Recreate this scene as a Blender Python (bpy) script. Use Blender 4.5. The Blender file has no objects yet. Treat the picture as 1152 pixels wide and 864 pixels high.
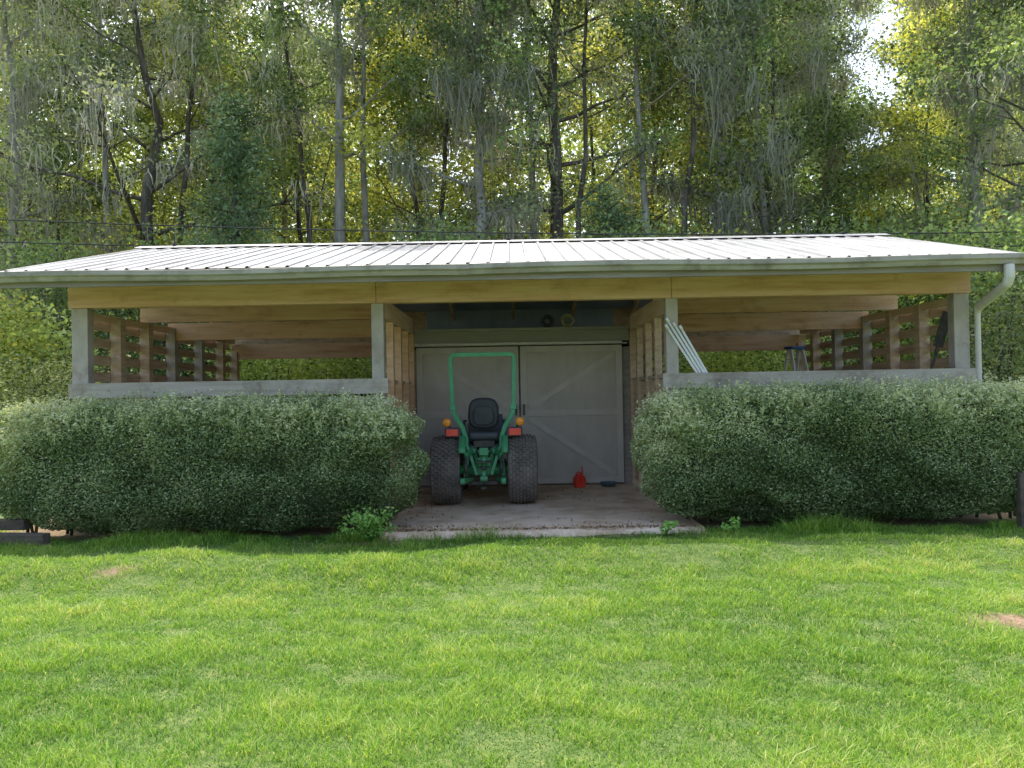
import bpy, math, random
import numpy as np
from mathutils import Vector, Matrix, Euler
random.seed(11)
scene = bpy.context.scene
col = scene.collection
PI = math.pi

# ------------------------------------------------------------------ helpers
def wn(P, f, seed, k=9):
    r = np.random.default_rng(seed)
    D = r.normal(size=(k, P.shape[1])); D /= np.linalg.norm(D, axis=1)[:, None]
    D *= f * r.uniform(.5, 1.6, (k, 1))
    return np.sin(P @ D.T + r.uniform(0, 6.28, k)).sum(1) / math.sqrt(k) * .75

def np_mesh(name, V, F, v=None, mat=None, smooth=False):
    me = bpy.data.meshes.new(name)
    V = np.ascontiguousarray(V, dtype=np.float32); F = np.ascontiguousarray(F, dtype=np.int32)
    me.vertices.add(len(V)); me.vertices.foreach_set('co', V.ravel())
    me.loops.add(F.size); me.loops.foreach_set('vertex_index', F.ravel())
    me.polygons.add(len(F)); me.polygons.foreach_set('loop_start', np.arange(0, F.size, F.shape[1], dtype=np.int32))
    if smooth: me.polygons.foreach_set('use_smooth', np.ones(len(F), dtype=bool))
    me.update(calc_edges=True)
    if v is not None:
        a = me.attributes.new('v', 'FLOAT', 'POINT'); a.data.foreach_set('value', np.ascontiguousarray(v, dtype=np.float32))
    if mat: me.materials.append(mat)
    return me

def link(name, me, parent=None):
    o = bpy.data.objects.new(name, me); col.objects.link(o)
    if parent: o.parent = parent
    return o

def tag(o, label=None, cat=None, group=None, kind=None):
    if label: o['label'] = label
    if cat: o['category'] = cat
    if group: o['group'] = group
    if kind: o['kind'] = kind
    return o

def empty(name, loc, rz=0, label=None, cat=None, group=None):
    o = bpy.data.objects.new(name, None); col.objects.link(o)
    o.location = loc; o.rotation_euler = (0, 0, rz); o.empty_display_size = .2
    return tag(o, label, cat, group)

class MB:
    def __init__(self, org=(0, 0, 0)):
        self.v = []; self.f = []; self.m = []; self.s = []; self.org = Vector(org)
    def add(self, vs, fs, mi=0, smooth=False):
        b = len(self.v)
        self.v += [tuple(Vector(x) - self.org) for x in vs]
        for f in fs: self.f.append([i + b for i in f]); self.m.append(mi); self.s.append(smooth)
    def box(self, c, s, rot=None, mi=0, taper=1.0):
        R = Euler(rot).to_matrix() if rot else Matrix.Identity(3)
        vs = []
        for z in (-.5, .5):
            t = taper if z > 0 else 1
            for x, y in ((-.5, -.5), (.5, -.5), (.5, .5), (-.5, .5)):
                vs.append(Vector(c) + R @ Vector((x * s[0] * t, y * s[1] * t, z * s[2])))
        self.add(vs, [(0, 3, 2, 1), (4, 5, 6, 7), (0, 1, 5, 4), (1, 2, 6, 5), (2, 3, 7, 6), (3, 0, 4, 7)], mi)
    def ext(self, x0, x1, y0, y1, z0, z1, mi=0):
        self.box(((x0 + x1) / 2, (y0 + y1) / 2, (z0 + z1) / 2), (x1 - x0, y1 - y0, z1 - z0), None, mi)
    def bar(self, p, q, w, h, up=(0, 0, 1), mi=0):
        p = Vector(p); q = Vector(q); d = (q - p).normalized()
        s = d.cross(Vector(up)).normalized(); u = s.cross(d)
        vs = []
        for e in (p, q):
            for a, b in ((-.5, -.5), (.5, -.5), (.5, .5), (-.5, .5)): vs.append(e + s * w * a + u * h * b)
        self.add(vs, [(0, 1, 2, 3), (7, 6, 5, 4), (0, 4, 5, 1), (1, 5, 6, 2), (2, 6, 7, 3), (3, 7, 4, 0)], mi)
    def tube(self, path, rad, n=8, mi=0, closed=False, smooth=True, sq=False):
        path = [Vector(p) for p in path]; K = len(path)
        if not hasattr(rad, '__len__'): rad = [rad] * K
        ref = None; rings = []
        for i in range(K):
            if closed: d = path[(i + 1) % K] - path[i - 1]
            else: d = path[min(i + 1, K - 1)] - path[max(i - 1, 0)]
            d.normalize()
            if ref is None:
                ref = Vector((0, 0, 1)) if abs(d.z) < .9 else Vector((1, 0, 0))
            a = (ref - d * ref.dot(d)).normalized(); ref = a; b = d.cross(a)
            off = PI / n if sq else 0
            rings.append([path[i] + (a * math.cos(2 * PI * j / n + off) + b * math.sin(2 * PI * j / n + off)) * rad[i] for j in range(n)])
        vs = [p for r in rings for p in r]; fs = []
        for i in range(K if closed else K - 1):
            i2 = (i + 1) % K
            for j in range(n):
                j2 = (j + 1) % n
                fs.append((i * n + j, i * n + j2, i2 * n + j2, i2 * n + j))
        if not closed:
            fs.append(tuple(range(n - 1, -1, -1))); fs.append(tuple((K - 1) * n + j for j in range(n)))
        self.add(vs, fs, mi, smooth)
    def torus(self, c, axis, R, r, n=28, m=8, mi=0):
        q = Vector((0, 0, 1)).rotation_difference(Vector(axis))
        self.tube([Vector(c) + q @ Vector((R * math.cos(2 * PI * i / n), R * math.sin(2 * PI * i / n), 0)) for i in range(n)], r, m, mi, closed=True)
    def lathe(self, prof, c, axis, n=40, mi=0):
        q = Vector((0, 0, 1)).rotation_difference(Vector(axis)); c = Vector(c); K = len(prof)
        vs = [c + q @ Vector((r * math.cos(2 * PI * j / n), r * math.sin(2 * PI * j / n), t)) for r, t in prof for j in range(n)]
        fs = [(i * n + j, i * n + (j + 1) % n, (i + 1) * n + (j + 1) % n, (i + 1) * n + j) for i in range(K - 1) for j in range(n)]
        self.add(vs, fs, mi, True)
    def mesh(self, name, mats):
        me = bpy.data.meshes.new(name); me.from_pydata(self.v, [], self.f)
        for m in (mats if isinstance(mats, (list, tuple)) else [mats]): me.materials.append(m)
        me.polygons.foreach_set('material_index', self.m); me.polygons.foreach_set('use_smooth', self.s)
        me.update(); return me
    def build(self, name, mats, parent=None, bevel=0, seg=2):
        o = link(name, self.mesh(name, mats), parent)
        if bevel:
            b = o.modifiers.new('bevel', 'BEVEL'); b.width = bevel; b.segments = seg; b.limit_method = 'ANGLE'
        return o

# ------------------------------------------------------------------ materials
def nodes(name):
    m = bpy.data.materials.new(name); m.use_nodes = True
    nt = m.node_tree; nt.nodes.clear()
    out = nt.nodes.new('ShaderNodeOutputMaterial')
    return m, nt, out
def ramp(nt, stops):
    r = nt.nodes.new('ShaderNodeValToRGB'); e = r.color_ramp.elements
    while len(e) < len(stops): e.new(.5)
    for i, (p, c) in enumerate(stops): e[i].position = p; e[i].color = (*c, 1)
    return r
def surf(name, stops, scale=(3, 3, 3), rough=.7, metal=0., bump=.15, bscale=40, spec=.4, detail=6, stain=None):
    m, nt, out = nodes(name); N = nt.nodes; L = nt.links
    p = N.new('ShaderNodeBsdfPrincipled'); L.new(p.outputs[0], out.inputs[0])
    tc = N.new('ShaderNodeTexCoord'); mp = N.new('ShaderNodeMapping'); mp.inputs['Scale'].default_value = scale
    L.new(tc.outputs['Object'], mp.inputs[0])
    no = N.new('ShaderNodeTexNoise'); no.inputs['Scale'].default_value = 1; no.inputs['Detail'].default_value = detail
    no.inputs['Roughness'].default_value = .65
    L.new(mp.outputs[0], no.inputs['Vector'])
    r = ramp(nt, stops); L.new(no.outputs['Fac'], r.inputs[0]); c = r.outputs[0]
    if stain:
        n2 = N.new('ShaderNodeTexNoise'); n2.inputs['Scale'].default_value = stain[1]; n2.inputs['Detail'].default_value = 8; n2.inputs['Roughness'].default_value = .7
        L.new(tc.outputs['Object'], n2.inputs['Vector'])
        r2 = ramp(nt, [(stain[2], (0, 0, 0)), (stain[3], (1, 1, 1))]); L.new(n2.outputs['Fac'], r2.inputs[0])
        mx = N.new('ShaderNodeMixRGB'); mx.inputs[2].default_value = (*stain[0], 1)
        L.new(r2.outputs[0], mx.inputs[0]); L.new(c, mx.inputs[1]); c = mx.outputs[0]
    L.new(c, p.inputs['Base Color'])
    p.inputs['Roughness'].default_value = rough; p.inputs['Metallic'].default_value = metal
    p.inputs['Specular IOR Level'].default_value = spec
    if bump:
        n3 = N.new('ShaderNodeTexNoise'); n3.inputs['Scale'].default_value = bscale; n3.inputs['Detail'].default_value = 5
        L.new(tc.outputs['Object'], n3.inputs['Vector'])
        b = N.new('ShaderNodeBump'); b.inputs['Strength'].default_value = bump; b.inputs['Distance'].default_value = .02
        L.new(n3.outputs['Fac'], b.inputs['Height']); L.new(b.outputs[0], p.inputs['Normal'])
    return m
def leafmat(name, stops, trans=.4, tcol=(1.12, 1.1, .72), var=.22, rough=.5, spec=.3):
    m, nt, out = nodes(name); N = nt.nodes; L = nt.links
    at = N.new('ShaderNodeAttribute'); at.attribute_name = 'v'
    r = ramp(nt, stops); L.new(at.outputs['Fac'], r.inputs[0])
    oi = N.new('ShaderNodeObjectInfo'); mr = N.new('ShaderNodeMapRange')
    mr.inputs['To Min'].default_value = 1 - var; mr.inputs['To Max'].default_value = 1 + var
    L.new(oi.outputs['Random'], mr.inputs['Value'])
    hs = N.new('ShaderNodeHueSaturation'); L.new(mr.outputs[0], hs.inputs['Value']); L.new(r.outputs[0], hs.inputs['Color'])
    p = N.new('ShaderNodeBsdfPrincipled'); p.inputs['Roughness'].default_value = rough; p.inputs['Specular IOR Level'].default_value = spec
    L.new(hs.outputs[0], p.inputs['Base Color'])
    mu = N.new('ShaderNodeMixRGB'); mu.blend_type = 'MULTIPLY'; mu.inputs[0].default_value = 1; mu.inputs[2].default_value = (*tcol, 1)
    L.new(hs.outputs[0], mu.inputs[1])
    t = N.new('ShaderNodeBsdfTranslucent'); L.new(mu.outputs[0], t.inputs[0])
    mx = N.new('ShaderNodeMixShader'); mx.inputs[0].default_value = trans
    L.new(p.outputs[0], mx.inputs[1]); L.new(t.outputs[0], mx.inputs[2]); L.new(mx.outputs[0], out.inputs[0])
    return m

M = {}
M['pine'] = surf('pine_wood', [(.3, (.58, .315, .18)), (.5, (.75, .46, .29)), (.7, (.83, .57, .40))], (1.2, 14, 14), .75, bump=.2, stain=((.38, .19, .105), 2.2, .55, .82))
M['pine_y'] = surf('pine_wood_long', [(.3, (.62, .40, .26)), (.5, (.76, .54, .38)), (.7, (.82, .63, .48))], (14, 1.2, 14), .75, bump=.2)
M['slat'] = surf('weathered_brown_board', [(.3, (.42, .285, .195)), (.5, (.59, .43, .31)), (.7, (.70, .55, .43))], (8, 1.5, 16), .85, bump=.3)
M['grey'] = surf('grey_painted_wood', [(.3, (.35, .30, .265)), (.5, (.45, .39, .35)), (.72, (.54, .475, .435))], (5, 5, 3), .75, bump=.15, stain=((.23, .185, .145), 3.5, .54, .78))
M['rail'] = surf('weathered_grey_rail', [(.3, (.37, .32, .26)), (.5, (.48, .42, .35)), (.72, (.57, .51, .435))], (1.2, 5, 14), .8, bump=.2, stain=((.23, .185, .14), 2.6, .5, .74))
M['greyd'] = surf('dark_grey_board', [(.3, (.22, .19, .17)), (.6, (.35, .31, .285))], (2, 8, 14), .8, bump=.25)
M['door'] = surf('grey_door_paint', [(.3, (.50, .45, .41)), (.55, (.58, .525, .48)), (.75, (.63, .575, .53))], (3, 3, 1.2), .65, bump=.08, stain=((.40, .345, .30), 2.0, .55, .85))
M['door2'] = surf('grey_door_trim', [(.3, (.55, .50, .46)), (.6, (.63, .575, .53))], (5, 5, 2), .65, bump=.08)
M['header'] = surf('grey_header', [(.3, (.36, .335, .325)), (.7, (.46, .43, .415))], (1.2, 6, 12), .7, bump=.1)
M['tin'] = surf('galvanised_tin', [(.3, (.33, .335, .34)), (.5, (.47, .475, .48)), (.7, (.57, .575, .585))], (3.5, .5, .5), .40, metal=.35, bump=.05, bscale=6, stain=((.25, .23, .2), 1.4, .55, .85))
M['undertin'] = surf('dark_blue_grey_tin', [(.3, (.28, .34, .49)), (.7, (.42, .49, .67))], (3, 1, 1), .5, metal=.1, bump=.05)
M['gutter'] = surf('weathered_gutter', [(.3, (.31, .268, .245)), (.5, (.41, .362, .335)), (.7, (.50, .455, .43))], (1.3, 6, 14), .6, bump=.06, stain=((.17, .15, .12), 2.4, .5, .75))
M['fascia'] = surf('fascia_board', [(.3, (.22, .19, .17)), (.7, (.36, .315, .285))], (1.2, 8, 10), .8, bump=.15)
M['white'] = surf('white_plastic', [(.3, (.80, .78, .75)), (.7, (.88, .86, .83))], (4, 4, 4), .35, bump=0)
M['spout'] = surf('white_downspout', [(.3, (.60, .55, .52)), (.7, (.70, .65, .62))], (4, 4, 4), .45, bump=.03)
M['concrete'] = surf('old_concrete', [(.28, (.48, .335, .22)), (.48, (.69, .525, .385)), (.7, (.80, .655, .515))], (1.6, 1.6, 1.6), .88, bump=.3, bscale=60, stain=((.37, .215, .12), 1.1, .49, .70))
M['dirt'] = surf('barn_dirt', [(.3, (.34, .25, .17)), (.7, (.52, .41, .31))], (2, 2, 2), .95, bump=.4)
M['timber'] = surf('dark_old_timber', [(.3, (.05, .04, .032)), (.7, (.15, .12, .095))], (3, 10, 10), .9, bump=.5)
M['green'] = surf('tractor_green_paint', [(.3, (.05, .25, .11)), (.6, (.075, .34, .155)), (.8, (.12, .38, .20))], (5, 5, 5), .38, bump=.03, spec=.5, stain=((.2, .23, .16), 4, .55, .82))
M['rops'] = surf('faded_green_tube', [(.3, (.07, .31, .16)), (.7, (.115, .40, .22))], (5, 5, 5), .42, bump=.02)
M['rubber'] = surf('dusty_rubber', [(.3, (.11, .093, .083)), (.7, (.225, .192, .172))], (6, 6, 6), .85, bump=.2, spec=.25)
M['black'] = surf('black_vinyl', [(.3, (.034, .036, .048)), (.7, (.07, .073, .09))], (6, 6, 6), .45, bump=.05)
M['iron'] = surf('dark_iron', [(.3, (.05, .045, .04)), (.7, (.13, .12, .11))], (8, 8, 8), .55, metal=.5, bump=.1)
M['steel'] = surf('bare_steel', [(.3, (.35, .34, .33)), (.7, (.5, .5, .49))], (8, 8, 8), .4, metal=.8, bump=.05)
M['yellow'] = surf('yellow_rim_paint', [(.3, (.5, .36, .03)), (.7, (.62, .46, .06))], (6, 6, 6), .45, bump=.05)
M['amber'] = surf('amber_lens', [(.3, (.95, .30, .03)), (.7, (1.0, .40, .05))], (9, 9, 9), .25, bump=0, spec=.6)
M['redlens'] = surf('red_lens', [(.3, (.85, .06, .05)), (.7, (.95, .09, .07))], (9, 9, 9), .25, bump=0, spec=.6)
M['redcan'] = surf('red_can_plastic', [(.3, (.80, .045, .03)), (.7, (.9, .08, .055))], (9, 9, 9), .4, bump=.02)
M['blue'] = surf('blue_plastic', [(.3, (.05, .11, .28)), (.7, (.08, .16, .37))], (9, 9, 9), .4, bump=.02)
M['bluegrey'] = surf('blue_grey_plastic', [(.3, (.09, .15, .21)), (.7, (.15, .22, .29))], (9, 9, 9), .5, bump=.02)
M['cream'] = surf('cream_hose', [(.3, (.30, .26, .19)), (.7, (.42, .37, .28))], (12, 12, 12), .5, bump=.03)
M['wire'] = surf('dark_wire', [(.3, (.03, .03, .03)), (.7, (.06, .06, .06))], (5, 5, 5), .6, bump=0)
M['bark'] = surf('dark_bark', [(.3, (.05, .04, .033)), (.5, (.115, .095, .078)), (.72, (.24, .205, .18))], (7, 7, 1.6), .95, bump=.7, bscale=14)
M['barkp'] = surf('pale_bark', [(.3, (.17, .148, .126)), (.5, (.33, .30, .267)), (.72, (.49, .455, .42))], (7, 7, 1.6), .95, bump=.6, bscale=14)
M['stem_core'] = surf('hedge_stem_and_core', [(.3, (.045, .057, .030)), (.7, (.09, .11, .058))], (8, 8, 8), .95, bump=.3)  # stems, and the added solid core inside each hedge
M['leafg'] = leafmat('leaf_green', [(0, (.06, .105, .042)), (.5, (.24, .345, .13)), (1, (.47, .59, .24))], .52)  # paled and greyed: haze in the wood is put into the colour
M['leafy'] = leafmat('leaf_yellow_green', [(0, (.14, .18, .045)), (.5, (.49, .53, .13)), (1, (.86, .84, .25))], .58)
M['leafd'] = leafmat('leaf_cedar', [(0, (.09, .145, .07)), (.5, (.23, .33, .165)), (1, (.41, .51, .27))], .4, tcol=(1.05, 1.1, .8))
M['leafo'] = leafmat('leaf_olive', [(0, (.095, .13, .06)), (.5, (.30, .36, .18)), (1, (.54, .60, .33))], .52)  # haze painted in as paler, greyer leaf tones
M['leaf_sun_paint'] = leafmat('leaf_painted_sunlight', [(0, (.26, .36, .09)), (.5, (.56, .67, .20)), (1, (.80, .86, .36))], .5, var=.1)  # sunlight put into the leaf colour, for shrubs that the trees shade
M['moss'] = leafmat('spanish_moss', [(0, (.28, .275, .23)), (.5, (.48, .475, .41)), (1, (.67, .66, .58))], .45, tcol=(1.1, 1.08, .95), var=.15, rough=.9, spec=.1)
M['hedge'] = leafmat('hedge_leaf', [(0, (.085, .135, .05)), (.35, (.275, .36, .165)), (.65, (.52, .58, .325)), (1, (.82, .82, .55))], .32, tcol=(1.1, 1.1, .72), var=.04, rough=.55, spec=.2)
M['weed'] = leafmat('weed_leaf', [(0, (.13, .30, .06)), (.5, (.30, .56, .12)), (1, (.52, .72, .23))], .35)
M['grass'] = leafmat('grass_blade', [(0, (.055, .145, .022)), (.4, (.185, .35, .048)), (.75, (.345, .51, .082)), (1, (.60, .60, .24))], .42, tcol=(1.1, 1.13, .6), var=0, rough=.45)
M['dead'] = leafmat('dead_leaf', [(0, (.14, .08, .04)), (.5, (.30, .19, .10)), (1, (.5, .36, .2))], .2, tcol=(1, .9, .7))
M['leafy2'] = leafmat('leaf_far', [(0, (.13, .185, .07)), (.5, (.37, .46, .18)), (1, (.66, .72, .31))], .58, var=0)  # far leaves lightened in colour to stand in for haze

def groundmat():
    m, nt, out = nodes('lawn_ground'); N = nt.nodes; L = nt.links
    p = N.new('ShaderNodeBsdfPrincipled'); p.inputs['Roughness'].default_value = .95; L.new(p.outputs[0], out.inputs[0])
    tc = N.new('ShaderNodeTexCoord')
    n1 = N.new('ShaderNodeTexNoise'); n1.inputs['Scale'].default_value = 9; n1.inputs['Detail'].default_value = 10; n1.inputs['Roughness'].default_value = .75
    L.new(tc.outputs['Object'], n1.inputs['Vector'])
    g = ramp(nt, [(.3, (.045, .085, .018)), (.5, (.11, .17, .035)), (.7, (.21, .23, .07))]); L.new(n1.outputs['Fac'], g.inputs[0])
    d = ramp(nt, [(.3, (.14, .08, .045)), (.5, (.255, .16, .10)), (.72, (.37, .255, .175))]); L.new(n1.outputs['Fac'], d.inputs[0])
    at = N.new('ShaderNodeAttribute'); at.attribute_name = 'v'
    mx = N.new('ShaderNodeMixRGB'); L.new(at.outputs['Fac'], mx.inputs[0]); L.new(g.outputs[0], mx.inputs[1]); L.new(d.outputs[0], mx.inputs[2])
    L.new(mx.outputs[0], p.inputs['Base Color'])
    b = N.new('ShaderNodeBump'); b.inputs['Strength'].default_value = .6; b.inputs['Distance'].default_value = .03
    L.new(n1.outputs['Fac'], b.inputs['Height']); L.new(b.outputs[0], p.inputs['Normal'])
    return m
M['ground'] = groundmat()

# ------------------------------------------------------------------ ground
ZP = .045   # top of the concrete pad
def gh(x, y):
    P = np.stack([np.ravel(x), np.ravel(y)], 1)
    bank = P[:, 1] - 7.35 - .22 * np.sin(P[:, 0] * .7) - .14 * np.sin(P[:, 0] * 1.9 + 1)
    h = .028 * wn(P, 1.1, 3) + .016 * wn(P, 3.2, 4) + .17 * np.exp(-(bank / .45) ** 2) - .05 * np.exp(-((P[:, 1] - 8.3) / .3) ** 2)
    h *= np.clip((9.3 - P[:, 1]) / .8, .25, 1)
    return h - .02 + np.clip(P[:, 1] - 24, 0, 60) * .02
patches = [(3.40, 5.45, .48, .19), (-3.5, 7.0, .2, .1), (3.3, 7.75, .35, .06), (-1.6, 8.75, .4, .10), (2.3, 8.85, .45, .10), (.3, 8.88, 2.0, .06), (0.9, 7.85, .8, .06), (-1.1, 7.85, .6, .06)]
def dirt(x, y):
    P = np.stack([np.ravel(x), np.ravel(y)], 1)
    d = np.zeros(len(P)); n = .5 * wn(P, 6, 21)
    for cx, cy, rx, ry in patches:
        d = np.maximum(d, np.clip(1.4 - np.sqrt(((P[:, 0] - cx) / rx) ** 2 + ((P[:, 1] - cy) / ry) ** 2) + n, 0, 1))
    d = np.maximum(d, np.clip((P[:, 1] - 9.1) / .5, 0, .8) * (np.abs(P[:, 0]) < 6.3))
    d = np.maximum(d, np.clip((P[:, 1] - 16) / 3, 0, .75))
    return d
xs = np.concatenate([np.linspace(-260, -13, 22)[:-1], np.linspace(-13, 13, 209), np.linspace(13, 260, 22)[1:]])
ys = np.concatenate([np.linspace(-60, 1, 14)[:-1], np.linspace(1, 11, 101), np.linspace(11, 24, 40)[1:], np.linspace(24, 300, 40)[1:]])
X, Y = np.meshgrid(xs, ys); Z = gh(X, Y)
V = np.stack([X.ravel(), Y.ravel(), Z], 1); nx = len(xs); ny = len(ys)
ii = (np.arange(ny - 1)[:, None] * nx + np.arange(nx - 1)[None]).ravel()
F = np.stack([ii, ii + 1, ii + nx + 1, ii + nx], 1)
tag(link('ground', np_mesh('ground', V, F, dirt(X, Y), M['ground'], True)), kind='structure')

# ------------------------------------------------------------------ grass blades
r = np.random.default_rng(5)
def make_grass():
    parts = []
    for y0, y1, den in ((2.2, 3.6, 10000), (3.6, 5, 10500), (5, 7, 7600), (7, 10.2, 5200)):
        xm = min(.72 * y1 + 1.0, 8.6); n = int(den * (y1 - y0) * 2 * xm)
        P = np.stack([r.uniform(-xm, xm, n), r.uniform(y0, y1, n)], 1)
        parts.append(P[np.abs(P[:, 0]) < .72 * P[:, 1] + 1.0])
    P = np.concatenate(parts)
    x, y = P[:, 0], P[:, 1]
    fr = 8.95 + .05 * wn(P, 4, 73)
    keep = ~((x > -1.55) & (x < 2.2) & (y > fr)) & ~((y > 9.15) & (((x > -6) & (x < -1.2)) | ((x > 1.5) & (x < 6.3))))
    keep &= r.uniform(0, 1, len(P)) > np.clip(dirt(x, y) * 1.15, 0, .85)
    cl = wn(P, 2.4, 31)
    keep &= r.uniform(-1.5, 1, len(P)) < cl + 1.15
    P = P[keep]; N = len(P); z = gh(P[:, 0], P[:, 1])
    n0 = wn(P, .55, 40); n1 = wn(P, 1.3, 41); n2 = wn(P, 4.5, 42); n3 = wn(P, 14, 43)
    H = .030 * (1 + .4 * n2 + .45 * n3) * r.uniform(.5, 1.6, N); H = np.clip(H, .011, .09)
    tall = r.uniform(0, 1, N) < .012; H[tall] *= 1.8
    edge = np.exp(-((P[:, 1] - 8.92) / .2) ** 2)
    H *= 1 + np.where(np.abs(P[:, 0] - .3) > 1.75, 1.6, .9) * edge * np.clip(wn(P, 3, 71) + .6, 0, 1.5)
    W = r.uniform(.002, .0046, N) * (1 + .07 * P[:, 1])
    az = r.uniform(0, 2 * PI, N); az2 = az + PI / 2 + r.normal(0, .6, N)
    lean = r.uniform(.2, 1.4, N) * H
    d = np.stack([np.cos(az), np.sin(az)], 1); w = np.stack([np.cos(az2), np.sin(az2)], 1)
    B = np.column_stack([P, z - .005])
    Mi = B + np.column_stack([d * (lean * .35)[:, None], H * .65]); T = B + np.column_stack([d * lean[:, None], H * .95])
    w3 = np.column_stack([w, np.zeros(N)])
    V = np.stack([B - w3 * (W * .5)[:, None], B + w3 * (W * .5)[:, None], Mi - w3 * (W * .45)[:, None], Mi + w3 * (W * .45)[:, None], T - w3 * (W * .08)[:, None], T + w3 * (W * .08)[:, None]], 1).reshape(-1, 3)
    b = np.arange(N) * 6
    F = np.concatenate([np.stack([b, b + 1, b + 3, b + 2], 1), np.stack([b + 2, b + 3, b + 5, b + 4], 1)])
    v = np.clip(.49 + .11 * n0 + .13 * n1 + .16 * n2 + .15 * n3 + r.normal(0, .18, N), 0, 1)
    v = np.where(r.uniform(0, 1, N) < .03, 1, v)
    return np_mesh('lawn_grass', V, F, np.repeat(v, 6), M['grass'])
tag(link('lawn_grass', make_grass()), 'short bright green mown lawn grass in front of the barn', 'grass', kind='stuff')

# ------------------------------------------------------------------ leaves, moss
def leaf_geo(P, L, W, rg, up=.5):
    N = len(P)
    a = rg.normal(size=(N, 3)); a[:, 2] = a[:, 2] * .7 - .15; a /= np.linalg.norm(a, axis=1)[:, None]
    n = rg.normal(size=(N, 3)); n[:, 2] += up; b = np.cross(n, a); b /= np.linalg.norm(b, axis=1)[:, None] + 1e-9
    c = np.cross(a, b); L = np.broadcast_to(L, N)[:, None]; W = np.broadcast_to(W, N)[:, None]
    V = np.stack([P - a * L / 2, P + b * W / 2 + c * W * .2, P + a * L / 2, P - b * W / 2 + c * W * .2], 1).reshape(-1, 3)
    F = np.arange(4 * N).reshape(-1, 4)
    return V, F
def moss_geo(A, rg, nst, lmin, lmax, spread):
    Vs = []
    A = np.repeat(A, nst, 0); N = len(A)
    clen = np.repeat(rg.uniform(lmin, lmax, N // nst) * rg.uniform(.3, 1, N // nst), nst)
    off = rg.normal(0, spread, (N, 2)); P = A + np.column_stack([off, rg.uniform(-.2, .1, N)])
    Ln = clen * rg.uniform(.2, 1.1, N) * np.exp(-(np.linalg.norm(off, axis=1) / (spread * 2.2)) ** 2)
    W = rg.uniform(.016, .042, N); az = rg.uniform(0, PI, N); w = np.column_stack([np.cos(az), np.sin(az), np.zeros(N)])
    ph = rg.uniform(0, 6.28, N); K = 5
    for k in range(K):
        t = k / (K - 1)
        sw = np.column_stack([np.sin(ph + t * 5) * .06, np.cos(ph * 1.7 + t * 4) * .06, -Ln * t])
        ww = (W * (1.1 - t) * (1 + .5 * np.sin(ph + 7 * t)))[:, None]
        Vs.append(P + sw - w * ww / 2); Vs.append(P + sw + w * ww / 2)
    V = np.stack(Vs, 1).reshape(-1, 3); b = np.arange(N) * 2 * K
    F = np.concatenate([np.stack([b + 2 * k, b + 2 * k + 1, b + 2 * k + 3, b + 2 * k + 2], 1) for k in range(K - 1)])
    v = np.clip(np.repeat(rg.uniform(.2, .8, N // nst), nst) + rg.normal(0, .15, N), 0, 1)
    return V, F, np.repeat(v, 2 * K)

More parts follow.
